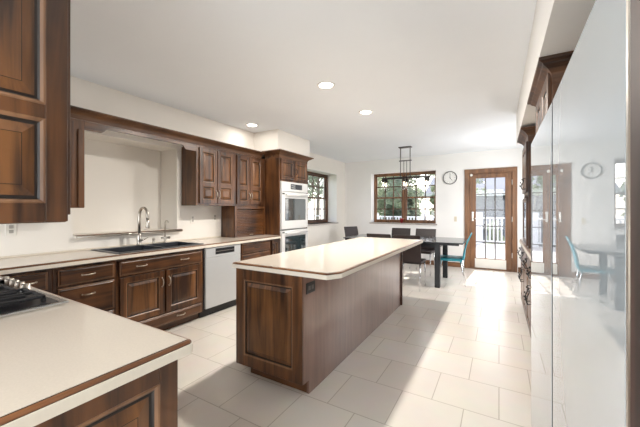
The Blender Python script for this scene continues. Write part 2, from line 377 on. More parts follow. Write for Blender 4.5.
w2 = dh_window('window_2', lambda u, v, w: (XL-0.26+w, u, v), wy0, wy1, wz0, wz1, 2, M['windark'])
w3 = dh_window('window_added_side', lambda u, v, w: (XR+0.12-w, u, v), ry0, ry1, rz0, rz1, 2, M['trimwood'])  # w3 is an added window, unseen, there for light and reflections
MB().box(bx0-0.03, bx1+0.03, YB-0.035, YB+0.23, bz0-0.03, bz0, 0.004).build('window_sill', M['stone'], w1)
MB().box(XL-0.26, XL+0.035, wy0-0.03, wy1+0.05, wz0-0.03, wz0, 0.004).build('window_sill', M['stone'], w2)
MB().box(XR-0.03, XR+0.12, ry0-0.03, ry1+0.03, rz0-0.03, rz0, 0.004).build('window_sill', M['stone'], w3)
# white reveals lining the two deep openings
e = 0.004
mb = MB(); mb.box(bx0-e, bx0+e, YB-e, YB+0.235, bz0, bz1); mb.box(bx1-e, bx1+e, YB-e, YB+0.235, bz0, bz1); mb.box(bx0, bx1, YB-e, YB+0.235, bz1-e, bz1+e)
struct('trim_6', mb, M['reveal'])
mb = MB(); mb.box(XL-0.265, XL+e, wy1-e, wy1+e, wz0, wz1); mb.box(XL-0.265, XL+e, wy0-e, wy0+e, wz0, wz1); mb.box(XL-0.265, XL+e, wy0, wy1, wz1-e, wz1+e)
struct('trim_7', mb, M['reveal'])
# frame of the added rear glazing, never in view
mb = MB()
for x in (-3.6, -2.5, -1.4, -0.3, 0.75): mb.box(x, x+0.05, YR-0.12, YR-0.05, 0.2, 2.45)
mb.box(-3.6, 0.8, YR-0.12, YR-0.05, 2.40, 2.45); mb.box(-3.6, 0.8, YR-0.12, YR-0.05, 0.2, 0.25)
w4 = struct('window_added_rear', mb, M['railw']); MB().box(-3.58, 0.78, YR-0.09, YR-0.085, 0.22, 2.43).build('pane', M['pane'], w4)

# ---- glazed back door
Fd = lambda u, v, w: (u, YB - w, v)
mb = MB()   # casing and jambs
for a, c in ((-0.685, -0.585), (0.247, 0.338)): mb.fbox(Fd, a, c, 0, 2.255, 0.0, 0.022, 0.004)
mb.fbox(Fd, -0.685, 0.338, 2.155, 2.255, 0.0, 0.026, 0.004)
mb.fbox(Fd, -0.60, -0.575, 0, 2.16, -0.25, 0.0); mb.fbox(Fd, 0.24, 0.262, 0, 2.16, -0.25, 0.0); mb.fbox(Fd, -0.60, 0.262, 2.14, 2.165, -0.25, 0.0)
mb.fbox(Fd, -0.60, 0.262, 0.0, 0.02, -0.28, 0.03, 0.004)
mb.fbox(Fd, -0.668, -0.655, 0, 2.23, 0.022, 0.028); mb.fbox(Fd, 0.308, 0.321, 0, 2.23, 0.022, 0.028)
door = struct('door_1', mb, M['trimwood'])
mb = MB(); g0, g1, h0, h1 = -0.452, 0.115, 0.25, 2.045
mb.fbox(Fd, -0.575, g0, 0.02, 2.14, -0.055, -0.012, 0.004); mb.fbox(Fd, g1, 0.24, 0.02, 2.14, -0.055, -0.012, 0.004)
mb.fbox(Fd, g0, g1, h1, 2.14, -0.055, -0.012, 0.004); mb.fbox(Fd, g0, g1, 0.02, h0, -0.055, -0.012, 0.004)
slab = mb.build('door_slab', M['trimwood'], door)
mb = MB()
for i in (1, 2): uu = g0+(g1-g0)*i/3; mb.fbox(Fd, uu-0.014, uu+0.014, h0, h1, -0.042, -0.022)
for i in range(1, 5): vv = h0+(h1-h0)*i/5; mb.fbox(Fd, g0, g1, vv-0.011, vv+0.011, -0.041, -0.023)
mb.build('muntin', M['rods'], slab)
MB().fbox(Fd, g0, g1, h0, h1, -0.034, -0.030).build('pane', M['pane'], slab)
MB().fbox(Fd, g0-0.02, g1+0.02, 0.03, 0.235, -0.012, -0.008, 0.001).build('kick_plate', M['plate'], slab)
for zz in (0.35, 1.13, 1.93):
    MB().fbox(Fd, 0.236, 0.252, zz-0.055, zz+0.055, -0.012, 0.026, 0.003).build('hinge', M['nickel'], door)
mb = MB(); mb.fbox(Fd, -0.535, -0.495, 1.08, 1.26, -0.012, -0.004, 0.004)
mb.tube([Fd(-0.515, 1.13, -0.01), Fd(-0.515, 1.13, 0.04)], 0.011, 10); mb.tube([Fd(-0.515, 1.13, 0.04), Fd(-0.46, 1.13, 0.045), Fd(-0.40, 1.125, 0.04)], [0.010, 0.009, 0.007], 8)
mb.build('door_handle', M['nickel'], slab)
MB().lathe(-0.515, 0, [(0.028, YB+0.012), (0.028, YB+0.0), (0.018, YB-0.006)], 16, 'Y', 1.27).build('deadbolt', M['nickel'], slab)
tag(MB().lathe(-0.545, YB-0.013, [(0.0, -0.022), (0.022, -0.02), (0.03, -0.008), (0.03, 0.0)][::-1], 18, 'Y', 2.12).build('door_sensor', M['plate']),
    'small round white sensor on the top left of the door frame', 'sensor')
tag(MB().box(-0.905, -0.85, YB-0.008, YB, 1.06, 1.175, 0.002).build('light_switch', M['ivory']), 'cream wall switch between the clock and the glazed door', 'switch')

# ------------------------------------------------------------------ cabinet kit
def raised_panel(F, u0, u1, v0, v1, w, parent, scale=1.0, name='raised_panel'):
    s = scale
    mb = MB(); mb.loops(F, u0-0.001, u1+0.001, v0-0.001, v1+0.001,
        [(0, w-0.016, 1), (0, w-0.0005, 1), (0.004*s, w-0.001, 1), (0.010*s, w-0.006, 2), (0.014*s, w-0.012, 2), (0.020*s, w-0.012, 0), (0.046*s, w-0.002, 2), (0.0475*s, w-0.002, 0)])
    return mb.build(name, [M['wpan'], M['bead'], M['glaze']], parent)
def door(F, u0, u1, v0, v1, parent, name='door', rails=None, st=0.058, w0=0.0, th=0.021, scale=1.0, rf=0.55):
    """framed door; rails = list of mid-rail centres (v)"""
    mb = MB(); w1_ = w0+th
    mb.fbox(F, u0, u0+st, v0, v1, w0, w1_, 0.0035, 2); mb.fbox(F, u1-st, u1, v0, v1, w0, w1_, 0.0035, 2)
    cuts = [v0] + [r for r in (rails or [])] + [v1]
    segs = []
    mb.fbox(F, u0+st-0.001, u1-st+0.001, v0, v0+st, w0, w1_, 0.0025); mb.fbox(F, u0+st-0.001, u1-st+0.001, v1-st, v1, w0, w1_, 0.0025)
    lo_ = v0+st
    for r in (rails or []):
        mb.fbox(F, u0+st-0.001, u1-st+0.001, r-st*rf, r+st*rf, w0, w1_, 0.0025); segs.append((lo_, r-st*rf)); lo_ = r+st*rf
    segs.append((lo_, v1-st))
    d = mb.build(name, M['wZ'], parent)
    for a, c in segs: raised_panel(F, u0+st, u1-st, a, c, w1_, d, scale)
    return d
def drawer(F, u0, u1, v0, v1, parent, w0=0.0, name='drawer', gr='wY'):
    mb = MB(); mb.loops(F, u0, u1, v0, v1, [(0, w0, 0), (0, w0+0.014, 1), (0.004, w0+0.017, 1), (0.010, w0+0.017, 2), (0.012, w0+0.019, 0), (0.018, w0+0.023, 0)])
    return mb.build(name, [M[gr], M['bead'], M['glaze']], parent)
def pull(F, u, v, w, parent, length=0.095, vert=False, m='bronze'):
    mb = MB(); L = length/2; n = 9; pts = []; rr = []
    for i in range(n):
        t = -1+2*i/(n-1); off = t*L; ww = w+0.004+0.026*(1-abs(t)**2.6)
        pts.append(F(u+(0 if vert else off), v+(off if vert else 0.006*(1-t*t)*0), ww)); rr.append(0.0042+0.0022*(1-t*t))
    mb.tube(pts, rr, 8)
    for sg in (-1, 1):
        a = (0, sg*L) if vert else (sg*L, 0)
        mb.ball(Vector(F(u+a[0], v+a[1], w+0.005)), 0.0085, 2)
    return mb.build('handle', M[m], parent)
def crown(path_pts, normals, z0, h, proj, parent, name='crown_molding', m='crownw'):
    """crown molding swept along a polyline; profile offset along the mitred normals"""
    prof = [(0.0, 0.0), (0.012, 0.0), (0.012, 0.12), (0.03, 0.2), (0.03, 0.28), (0.10, 0.45), (0.35, 0.62), (0.66, 0.74), (0.72, 0.80), (0.90, 0.84), (1.0, 0.88), (1.0, 1.0), (0.0, 1.0)]
    mb = MB(); rings = []
    for (x, y), (nx, ny) in zip(path_pts, normals):
        rings.append([mb.bm.verts.new((x+nx*a*proj, y+ny*a*proj, z0+b*h)) for a, b in prof])
    n = len(prof)
    for i in range(len(rings)-1):
        for k in range(n): mb._f([rings[i][k], rings[i][(k+1) % n], rings[i+1][(k+1) % n], rings[i+1][k]])
    mb._f(rings[0][::-1]); mb._f(rings[-1])
    return mb.build(name, M[m], parent)

# ------------------------------------------------------------------ left run base cabinets  (face X = -3.12)
XF = -3.125; CT = 0.915; CZ = 0.872
Fb = FX(XF)
def base_body(name, y0, y1, label, group=None, cat='cabinet', toe=0.075, hollow=False):
    r = thing(name, ((XL+XF)/2, (y0+y1)/2, 0), label, cat, group)
    mb = MB()
    if hollow:
        mb.box(XF-0.02, XF, y0, y1, 0.09, CZ-0.001, 0.002); mb.box(XL+0.003, XF-0.02, y0, y0+0.018, 0.09, CZ-0.001); mb.box(XL+0.003, XF-0.02, y1-0.018, y1, 0.09, CZ-0.001)
        mb.box(XL+0.003, XF-0.02, y0+0.018, y1-0.018, 0.09, 0.11)
    else: mb.box(XL+0.003, XF, y0, y1, 0.09, CZ-0.001, 0.002)
    mb.build('cabinet_body', M['wZ'], r)
    MB().box(XL+0.01, XF-toe, y0+0.001, y1-0.001, 0.0, 0.09).build('toe_kick', M['wY'], r)
    return r
c = base_body('base_cabinet', 0.72, 1.035, 'narrow wooden base cabinet in the corner beside the peninsula, under the long counter')
d = drawer(Fb, 0.76, 1.0, 0.70, 0.845, c); pull(Fb, 0.88, 0.775, 0.02, d); door(Fb, 0.76, 1.0, 0.11, 0.68, c)
c = base_body('drawer_cabinet', 1.036, 1.51, 'wooden drawer stack left of the sink cabinet with arched pewter pulls', cat='cabinet')
for v0, v1 in ((0.705, 0.845), (0.42, 0.685), (0.11, 0.40)):
    d = drawer(Fb, 1.065, 1.49, v0, v1, c); pull(Fb, 1.278, (v0+v1)/2+(0.0 if v1 > 0.8 else 0.05), 0.02, d)
c = base_body('sink_cabinet', 1.511, 2.49, hollow=True, label= 'wooden sink base cabinet with two raised panel doors and a bottom drawer')
d = drawer(Fb, 1.535, 2.465, 0.70, 0.845, c, name='false_drawer_front'); pull(Fb, 1.74, 0.775, 0.02, d); pull(Fb, 2.23, 0.775, 0.02, d)
d = door(Fb, 1.54, 1.985, 0.225, 0.685, c, st=0.056); pull(Fb, 1.955, 0.565, 0.02, d, vert=True)
d = door(Fb, 2.005, 2.462, 0.225, 0.685, c, st=0.056); pull(Fb, 2.035, 0.565, 0.02, d, vert=True)
d = drawer(Fb, 1.54, 2.462, 0.10, 0.21, c); pull(Fb, 2.18, 0.155, 0.02, d)
# dishwasher
r = thing('dishwasher', (-3.42, 2.80, 0), 'silver white dishwasher with a black pocket handle between sink cabinet and drawers', 'dishwasher')
MB().box(XL+0.05, XF-0.002, 2.492, 3.108, 0.10, CZ-0.002).build('appliance_body', M['black'], r)
mb = MB(); mb.fbox(Fb, 2.512, 3.095, 0.115, 0.735, 0.0, 0.028, 0.004, 2); fr = mb.build('front_panel', M['dwfront'], r)
mb = MB(); mb.fbox(Fb, 2.512, 3.095, 0.738, 0.866, 0.0, 0.03, 0.004, 2); MBp = mb.build('control_panel', M['dwfront'], r)
mb = MB(); mb.fbox(Fb, 2.66, 2.98, 0.77, 0.845, 0.0295, 0.032, 0.001); hp = mb.build('handle_pocket', M['black'], MBp)
MB().fbox(Fb, 2.67, 2.97, 0.803, 0.811, 0.032, 0.036, 0.001).build('handle_lip', M['nickel'], hp)
MB().box(XL+0.05, XF-0.06, 2.492, 3.108, 0.0, 0.10).build('toe_kick', M['black'], r)
c = base_body('drawer_cabinet', 3.11, 3.765, 'wooden drawer cabinet right of the dishwasher, partly behind the island')
for v0, v1 in ((0.715, 0.85), (0.42, 0.695), (0.11, 0.40)):
    d = drawer(Fb, 3.145, 3.735, v0, v1, c); pull(Fb, 3.44, (v0+v1)/2, 0.02, d, m='iron')
c = base_body('pull_out_cabinet', 3.766, 3.985, 'slim wooden pull-out cabinet beside the oven tower')
d = door(Fb, 3.785, 3.97, 0.11, 0.85, c, st=0.045); pull(Fb, 3.81, 0.74, 0.02, d, vert=True, m='iron')

# worktop kit: laminate slab with a routed wooden strip along its upper edge
def worktop(name, outline, edge_flags, label, zt=CT, holes=None):
    """outline: ccw polygon; edge_flags[i] True when side i -> i+1 is an exposed edge"""
    n = len(outline); zb = CZ
    r = thing(name, (sum(p[0] for p in outline)/n, sum(p[1] for p in outline)/n, zb), label, 'countertop')
    def inset(dist):
        res = []
        for i in range(n):
            p0, p1, p2 = Vector(outline[i-1]), Vector(outline[i]), Vector(outline[(i+1) % n])
            d1 = (p1-p0).normalized(); d2 = (p2-p1).normalized()
            n1 = Vector((-d1.y, d1.x)); n2 = Vector((-d2.y, d2.x))
            k1 = dist if edge_flags[i-1] else 0; k2 = dist if edge_flags[i] else 0
            den = d1.x*d2.y-d1.y*d2.x
            if abs(den) < 1e-6: res.append(p1+n1*k1); continue
            a = p1+n1*k1; b_ = p1+n2*k2; t = ((b_.x-a.x)*d2.y-(b_.y-a.y)*d2.x)/den
            res.append(a+d1*t)
        return res
    def ringstrip(dist0, z0, dist1, z1, mbx):
        A, B = inset(dist0), inset(dist1)
        for i in range(n):
            if not edge_flags[i]: continue
            j = (i+1) % n
            mbx.poly([(*A[i], z0), (*A[j], z0), (*B[j], z1), (*B[i], z1)])
    top = MB()
    o3 = inset(0.015)
    pts = [(*p, zt) for p in o3]
    if holes is None: top.poly(pts)
    else: holes(top, o3, zt)
    if holes is None: top.poly([(*p, zb) for p in inset(0.0)], flip=True)
    else: holes(top, inset(0.0), zb)
    top.build('laminate_top', M['counter'], r)
    st = MB(); st.mi = 1; ringstrip(0.017, zt+0.0002, 0.014, zt-0.0015, st); st.mi = 0; ringstrip(0.014, zt-0.0015, 0.008, zt-0.0025, st); ringstrip(0.008, zt-0.0025, 0.0035, zt-0.008, st); ringstrip(0.0035, zt-0.008, 0.0035, zt-0.0115, st); st.mi = 1; ringstrip(0.0035, zt-0.0115, 0.0035, zt-0.0135, st)
    st.build('wood_strip', [M['stripX'], M['glaze']], r)
    ed = MB(); ringstrip(0.0035, zt-0.013, 0.0, zt-0.0145, ed); ringstrip(0.0, zt-0.0145, 0.0, zb, ed)
    ed.build('edge_band', M['edge'], r)
    return r
SX0, SX1, SY0, SY1 = -3.665, -3.13, 1.53, 2.51
def sinkhole(mb, o, z):
    xs = sorted(set([min(p.x for p in o), max(p.x for p in o)])); ys = [min(p.y for p in o), max(p.y for p in o)]
    a, b_ = xs; c0, c1 = ys; e0, e1, f0, f1 = SX0+0.02, SX1-0.02, SY0+0.02, SY1-0.02
    for q in ((a, b_, c0, f0), (a, b_, f1, c1), (a, e0, f0, f1), (e1, b_, f0, f1)):
        mb.poly([(q[0], q[2], z), (q[1], q[2], z), (q[1], q[3], z), (q[0], q[3], z)])
XE = -3.075
lt = worktop('long_countertop', [(XL+0.004, 0.02), (XE, 0.02), (XE, 3.985), (XL+0.004, 3.985)], [False, True, False, False],
        'long cream laminate countertop with a wooden edge strip along the left wall', holes=sinkhole)
mb = MB(); mb.box(XL+0.002, XL+0.02, 0.02, 3.985, CT, CT+0.018, 0.003); mb.build('backsplash_bead', M['edge'], lt)

# ------------------------------------------------------------------ black sink and faucets
r = thing('kitchen_sink', ((SX0+SX1)/2, (SY0+SY1)/2, CT), 'black composite double-bowl sink set in the long countertop', 'sink')
mb = MB(); zt = CT+0.009
def frame_rect(mb, X0_, X1_, Y0_, Y1_, holes_, z):
    xs = sorted({X0_, X1_, *[h[0] for h in holes_], *[h[1] for h in holes_]}); ys = sorted({Y0_, Y1_, *[h[2] for h in holes_], *[h[3] for h in holes_]})
    for i in range(len(xs)-1):
        for j in range(len(ys)-1):
            cx_, cy_ = (xs[i]+xs[i+1])/2, (ys[j]+ys[j+1])/2
            if any(h[0] < cx_ < h[1] and h[2] < cy_ < h[3] for h in holes_): continue
            mb.poly([(xs[i], ys[j], z), (xs[i+1], ys[j], z), (xs[i+1], ys[j+1], z), (xs[i], ys[j+1], z)])
bowls = [(SX0+0.085, SX1-0.035, SY0+0.035, 2.02), (SX0+0.085, SX1-0.035, 2.045, SY1-0.035)]
frame_rect(mb, SX0+0.006, SX1-0.006, SY0+0.006, SY1-0.006, bowls, zt)
F0 = [(SX0, SY0), (SX1, SY0), (SX1, SY1), (SX0, SY1)]; F1 = [(SX0+0.006, SY0+0.006), (SX1-0.006, SY0+0.006), (SX1-0.006, SY1-0.006), (SX0+0.006, SY1-0.006)]
for i in range(4):
    j = (i+1) % 4
    mb.poly([(*F0[i], CT+0.0005), (*F0[j], CT+0.0005), (*F0[j], zt-0.003), (*F0[i], zt-0.003)]); mb.poly([(*F0[i], zt-0.003), (*F0[j], zt-0.003), (*F1[j], zt), (*F1[i], zt)])
mb.build('sink_rim', M['sink'], r)
for h in bowls:
    mb = MB(); q = [(h[0], h[2]), (h[1], h[2]), (h[1], h[3]), (h[0], h[3])]; k = 0.03
    q2 = [(h[0]+k, h[2]+k), (h[1]-k, h[2]+k), (h[1]-k, h[3]-k), (h[0]+k, h[3]-k)]
    for i in range(4):
        j = (i+1) % 4
        mb.poly([(*q[i], zt), (*q[j], zt), (*q[j], zt-0.15), (*q[i], zt-0.15)]); mb.poly([(*q[i], zt-0.15), (*q[j], zt-0.15), (*q2[j], zt-0.19), (*q2[i], zt-0.19)])
    mb.poly([(*p, zt-0.19) for p in q2]); bo = mb.build('bowl', M['sink'], r)
    MB().lathe((h[0]+h[1])/2, (h[2]+h[3])/2, [(0.04, zt-0.189), (0.04, zt-0.186), (0.02, zt-0.187)], 18).build('drain', M['nickel'], bo)
fx, fy = -3.60, 1.99
r = thing('kitchen_faucet', (fx, fy, zt), 'tall brushed nickel gooseneck faucet behind the black sink', 'faucet')
MB().lathe(fx, fy, [(0.030, zt), (0.030, zt+0.012), (0.022, zt+0.02), (0.025, zt+0.05), (0.027, zt+0.08), (0.020, zt+0.12), (0.013, zt+0.15)], 20).build('faucet_base', M['nickel'], r)
pts = [(fx, fy, zt+0.12), (fx, fy, zt+0.30)]; R_ = 0.085
for i in range(1, 13):
    a = PI - i*PI*1.02/12; pts.append((fx+R_+R_*math.cos(a), fy, zt+0.34+R_*math.sin(a)*1.1))
pts.append((pts[-1][0], fy, pts[-1][2]-0.03))
MB().tube(pts, 0.0155, 12).build('spout', M['nickel'], r)
e_ = pts[-1]; MB().lathe(e_[0], fy, [(0.014, e_[2]), (0.016, e_[2]-0.03), (0.021, e_[2]-0.09), (0.018, e_[2]-0.1)], 16).build('spray_head', M['nickel'], r)
mb = MB(); mb.tube([(fx, fy+0.02, zt+0.06), (fx, fy+0.05, zt+0.065)], 0.013, 10); mb.tube([(fx, fy+0.05, zt+0.065), (fx+0.01, fy+0.10, zt+0.085)], [0.009, 0.006], 8); mb.build('lever', M['nickel'], r)
r = thing('filter_faucet', (-3.62, 2.32, CT), 'small slender nickel water filter tap right of the main faucet', 'faucet')
r.location.y = 2.32
fx, fy = -3.62, 2.32
MB().lathe(fx, fy, [(0.022, zt), (0.022, zt+0.008), (0.012, zt+0.02), (0.016, zt+0.05), (0.016, zt+0.075), (0.007, zt+0.09)], 16).build('tap_base', M['nickel'], r)
pts = [(fx, fy, zt+0.08), (fx, fy, zt+0.24)]
for i in range(1, 10): a = PI-i*PI*0.9/9; pts.append((fx+0.035+0.035*math.cos(a), fy, zt+0.24+0.04*math.sin(a)))
MB().tube(pts, 0.006, 10).build('spout', M['nickel'], r)
mb = MB(); mb.tube([(fx, fy-0.05, zt+0.062), (fx, fy+0.055, zt+0.062)], 0.010, 10); mb.ball((fx, fy+0.058, zt+0.062), 0.016); mb.build('tap_lever', M['nickel'], r)
r = thing('soap_dispenser', (-3.61, 2.165, zt), 'short nickel soap dispenser between the two faucets', 'soap dispenser')
mb = MB(); mb.lathe(-3.61, 2.165, [(0.018, zt), (0.018, zt+0.01), (0.012, zt+0.02), (0.012, zt+0.05), (0.015, zt+0.055), (0.013, zt+0.07)], 16); mb.build('dispenser_body', M['nickel'], r)
MB().tube([(-3.61, 2.165, zt+0.06), (-3.575, 2.165, zt+0.058)], 0.005, 8).build('nozzle', M['nickel'], r)

# ------------------------------------------------------------------ oven tower
XT = -3.12; XU = -3.42; Ft = FX(XT)
r = thing('oven_tower_cabinet', (-3.42, 4.42, 0), 'tall wooden oven tower cabinet with crown at the end of the left run', 'cabinet')
mb = MB(); mb.box(XL+0.003, XT, 3.99, 4.012, 0.0, 2.20, 0.002); mb.box(XL+0.003, XT, 4.815, 4.84, 0.0, 2.20, 0.002)
mb.box(XL+0.003, XT, 4.012, 4.815, 1.815, 2.20); mb.box(XL+0.003, XT, 4.012, 4.815, 0.0, 0.29); mb.box(XL+0.003, XL+0.02, 4.012, 4.815, 0.29, 1.815)
mb.build('cabinet_body', M['wZ'], r)
d = door(Ft, 4.02, 4.405, 1.845, 2.19, r, st=0.05, scale=0.9); pull(Ft, 4.378, 2.0, 0.02, d, vert=True, m='iron')
d = door(Ft, 4.42, 4.805, 1.845, 2.19, r, st=0.05, scale=0.9); pull(Ft, 4.448, 2.0, 0.02, d, vert=True, m='iron')
d = drawer(Ft, 4.03, 4.80, 0.10, 0.28, r); pull(Ft, 4.42, 0.2, 0.02, d)
crown([(XU+0.0, 3.99), (XT, 3.99), (XT, 4.84), (XL+0.01, 4.84)], [(0, -1), (1, -1), (1, 1), (0, 1)], 2.195, 0.12, 0.09, r)
def oven(name, z0, z1, label, ctrl):
    o = thing(name, (-3.4, 4.4135, z0), label, 'oven')
    MB().box(XL+0.05, XT-0.002, 4.022, 4.805, z0, z1-0.001).build('oven_body', M['appl'], o)
    zt_ = z1
    if ctrl:
        cp = MB().fbox(Ft, 4.018, 4.808, z1-0.165, z1-0.002, 0.0, 0.03, 0.004, 2).build('control_panel', M['appl'], o)
        dp = MB().fbox(Ft, 4.27, 4.62, z1-0.125, z1-0.035, 0.030, 0.033, 0.001).build('display', M['display'], cp)
        mb = MB()
        for i in range(4):
            for j in range(2): mb.fbox(Ft, 4.29+i*0.03, 4.31+i*0.03, z1-0.105+j*0.035, z1-0.09+j*0.035, 0.033, 0.0345)
        mb.build('buttons', M['dwfront'], dp); zt_ = z1-0.175
    mb = MB(); mb.loops(Ft, 4.018, 4.808, z0+0.012, zt_-0.002, [(0, 0.0, 0), (0, 0.032, 0), (0.004, 0.036, 0)]); dr = mb.build('oven_door', M['appl'], o)
    mb = MB(); mb.loops(Ft, 4.10, 4.73, z0+0.085 if not ctrl else z0+0.15, zt_-0.105, [(0, 0.0355, 1), (0.008, 0.038, 1), (0.008, 0.037, 0)]); mb.build('oven_window', [M['ovglass'], M['black']], dr)
    mb = MB(); mb.tube([Ft(4.09, zt_-0.05, 0.075), Ft(4.735, zt_-0.05, 0.075)], 0.012, 10)
    for u in (4.12, 4.705): mb.tube([Ft(u, zt_-0.05, 0.034), Ft(u, zt_-0.05, 0.075)], 0.009, 8)
    mb.build('handle', M['appl'], dr)
    MB().fbox(Ft, 4.03, 4.09, zt_-0.045, zt_-0.02, 0.036, 0.0375).build('badge', M['black'], dr)
    return o
oven('wall_oven', 1.0, 1.813, 'upper white wall oven with control display in the oven tower', True)
oven('wall_oven', 0.292, 0.99, 'lower white wall oven half hidden behind the island worktop', False)

# ------------------------------------------------------------------ uppers on the left wall (face X = -3.40)
XU = -3.42; Fu = FX(XU)
r = thing('wall_cabinet', (-3.57, 3.27, 1.39), 'wooden wall cabinet with four narrow raised panel doors beside the oven tower', 'cabinet')
mb = MB(); mb.box(XL+0.003, XU, 2.625, 3.985, 1.395, 2.19, 0.002); mb.build('cabinet_body', M['wZ'], r)
for (a, c_), hs in zip(((2.665, 2.955), (2.965, 3.265), (3.33, 3.60), (3.61, 3.90)), (1, -1, 1, -1)):
    d = door(Fu, a, c_, 1.425, 2.165, r, rails=[1.68], st=0.05, scale=1.0)
    u = c_-0.02 if hs > 0 else a+0.02
    pull(Fu, u, 1.55, 0.021, d, vert=True, length=0.10, m='bronze')
crown([(XU, 0.70), (XU, 3.895)], [(1, 0), (1, 0)], 2.19, 0.095, 0.075, r)
# appliance garage below
r = thing('appliance_garage', (-3.57, 3.64, CT), 'wooden roll-front appliance garage on the counter below the wall cabinet', 'cabinet')
mb = MB(); mb.box(XL+0.021, XU-0.002, 3.30, 3.32, CT+0.001, 1.392); mb.box(XL+0.021, XU-0.002, 3.965, 3.985, CT+0.001, 1.392); mb.box(XL+0.021, XU-0.002, 3.32, 3.965, 1.35, 1.392)
mb.box(XL+0.021, XU-0.002, 3.32, 3.965, CT+0.001, CT+0.012); mb.fbox(Fu, 3.30, 3.345, CT+0.001, 1.392, -0.02, 0.0); mb.build('garage_box', M['wZ'], r)
mb = MB()
for i in range(16): v = CT+0.014+i*0.0256; mb.fbox(Fu, 3.345, 3.965, v, v+0.0245, -0.03, -0.014, 0.004)
ta = mb.build('tambour_door', M['wY'], r)
MB().fbox(Fu, 3.62, 3.70, CT+0.02, CT+0.032, -0.014, 0.004, 0.003).build('finger_pull', M['bronze'], ta)
# left of the niche: cabinet and the arched valance bridging to the right cabinet
r = thing('wall_cabinet', (-3.57, 0.98, 1.355), 'wooden wall cabinet left of the sink niche, mostly hidden by the hanging cabinet', 'cabinet')
MB().box(XL+0.003, XU, 0.60, 1.375, 1.355, 2.19, 0.002).build('cabinet_body', M['wZ'], r)
door(Fu, 0.63, 0.965, 1.385, 2.165, r, rails=[1.64], st=0.05, scale=1.0); d = door(Fu, 0.975, 1.285, 1.385, 2.165, r, rails=[1.64], st=0.05, scale=1.0)
mb = MB(); mb.fbox(Fu, 1.32, 1.372, 1.36, 2.10, 0.0, 0.014, 0.004, 2); mb.build('pilaster', M['wZ'], r)
mb = MB()
def val_bottom(y):
    for a, b_, s in ((1.375, 2.624, 1),):
        d1 = min(y-a, b_-y)
        if d1 < 0.15: return 2.105
        if d1 < 0.20: return 2.105+0.045*(0.5-0.5*math.cos(PI*(d1-0.15)/0.05))
        return 2.15
ys = [1.376+(2.624-1.376)*i/60 for i in range(61)]
pts = [(XU-0.02, y, val_bottom(y)) for y in ys]+[(XU-0.02, 2.624, 2.189), (XU-0.02, 1.376, 2.189)]
mb.prism(pts, (0.02, 0, 0)); 
tag(mb.build('valance', M['wY']), 'wooden valance board with scrolled ends spanning above the sink niche', 'valance')

# outlets on the left wall
def outlet(y, z, label, F=None, m='plate', wide=False):
    Fo = F or FX(XL)
    o = thing('outlet', Fo(y, z-0.058, 0), label, 'outlet')
    hu, hv = (0.060, 0.040) if wide else (0.037, 0.058)
    cp = MB().fbox(Fo, y-hu, y+hu, z-hv, z+hv, 0.0005, 0.006, 0.002).build('cover_plate', M[m], o)
    for s in (-0.021, 0.021):
        du, dv = (s, 0) if wide else (0, s)
        sk = MB().fbox(Fo, y+du-0.015, y+du+0.015, z+dv-0.015, z+dv+0.015, 0.006, 0.0075, 0.001).build('socket', M['rods' if m != 'plate' else 'socket'], cp)
    return o
outlet(0.945, 1.165, 'white wall outlet below the hanging cabinet above the counter corner')
outlet(2.80, 1.205, 'wide white wall outlet between niche and appliance garage')
outlet(3.19, 1.22, 'small cream wall outlet tight beside the appliance garage')

# ------------------------------------------------------------------ hanging cabinet over the peninsula (end face X = -1.40)
XH = -1.42; Fh = FX(XH)
r = thing('hanging_cabinet', (-2.2, 0.23, 1.3), 'large dark wooden hanging cabinet close at the left edge with two raised panels', 'cabinet')
mb = MB(); mb.box(-3.1, XH, -0.06, 0.513, 1.292, 2.279, 0.003); mb.build('cabinet_body', M['wZ'], r)
door(Fh, -0.05, 0.511, 1.295, 2.26, r, rails=[1.69], st=0.068, scale=1.35, rf=0.38)
Fhy = FY(0.513)
for i in range(3): a = -3.08+i*0.55; door(Fhy, a+0.01, a+0.54, 1.32, 2.26, r, rails=[1.66])

# ------------------------------------------------------------------ peninsula
r = thing('peninsula_cabinet', (-2.0, 0.3, 0), 'dark wooden peninsula base with raised panel end in the near left corner', 'cabinet')
mb = MB(); mb.box(-3.12, -0.915, -0.02, 0.620, 0.09, CZ-0.001, 0.002); mb.build('cabinet_body', M['wZ'], r)
MB().box(-3.10, -0.98, 0.04, 0.57, 0.0, 0.09).build('toe_kick', M['wX'], r)
Fp = FX(-0.915); door(Fp, -0.018, 0.618, 0.095, CZ-0.004, r, st=0.062, scale=1.4, name='end_panel')
Fpy = FY(0.620)
for i in range(3): a = -2.9+i*0.65; d = door(Fpy, a+0.01, a+0.64, 0.10, 0.86, r); pull(Fpy, a+0.58, 0.7, 0.02, d, vert=True)
worktop('peninsula_countertop', [(-3.07, -0.06), (-0.865, -0.06), (-0.865, 0.645), (-0.875, 0.658), (-3.07, 0.658)], [True, True, True, True, False],
        'cream peninsula countertop with wooden edge strip in the near left foreground')
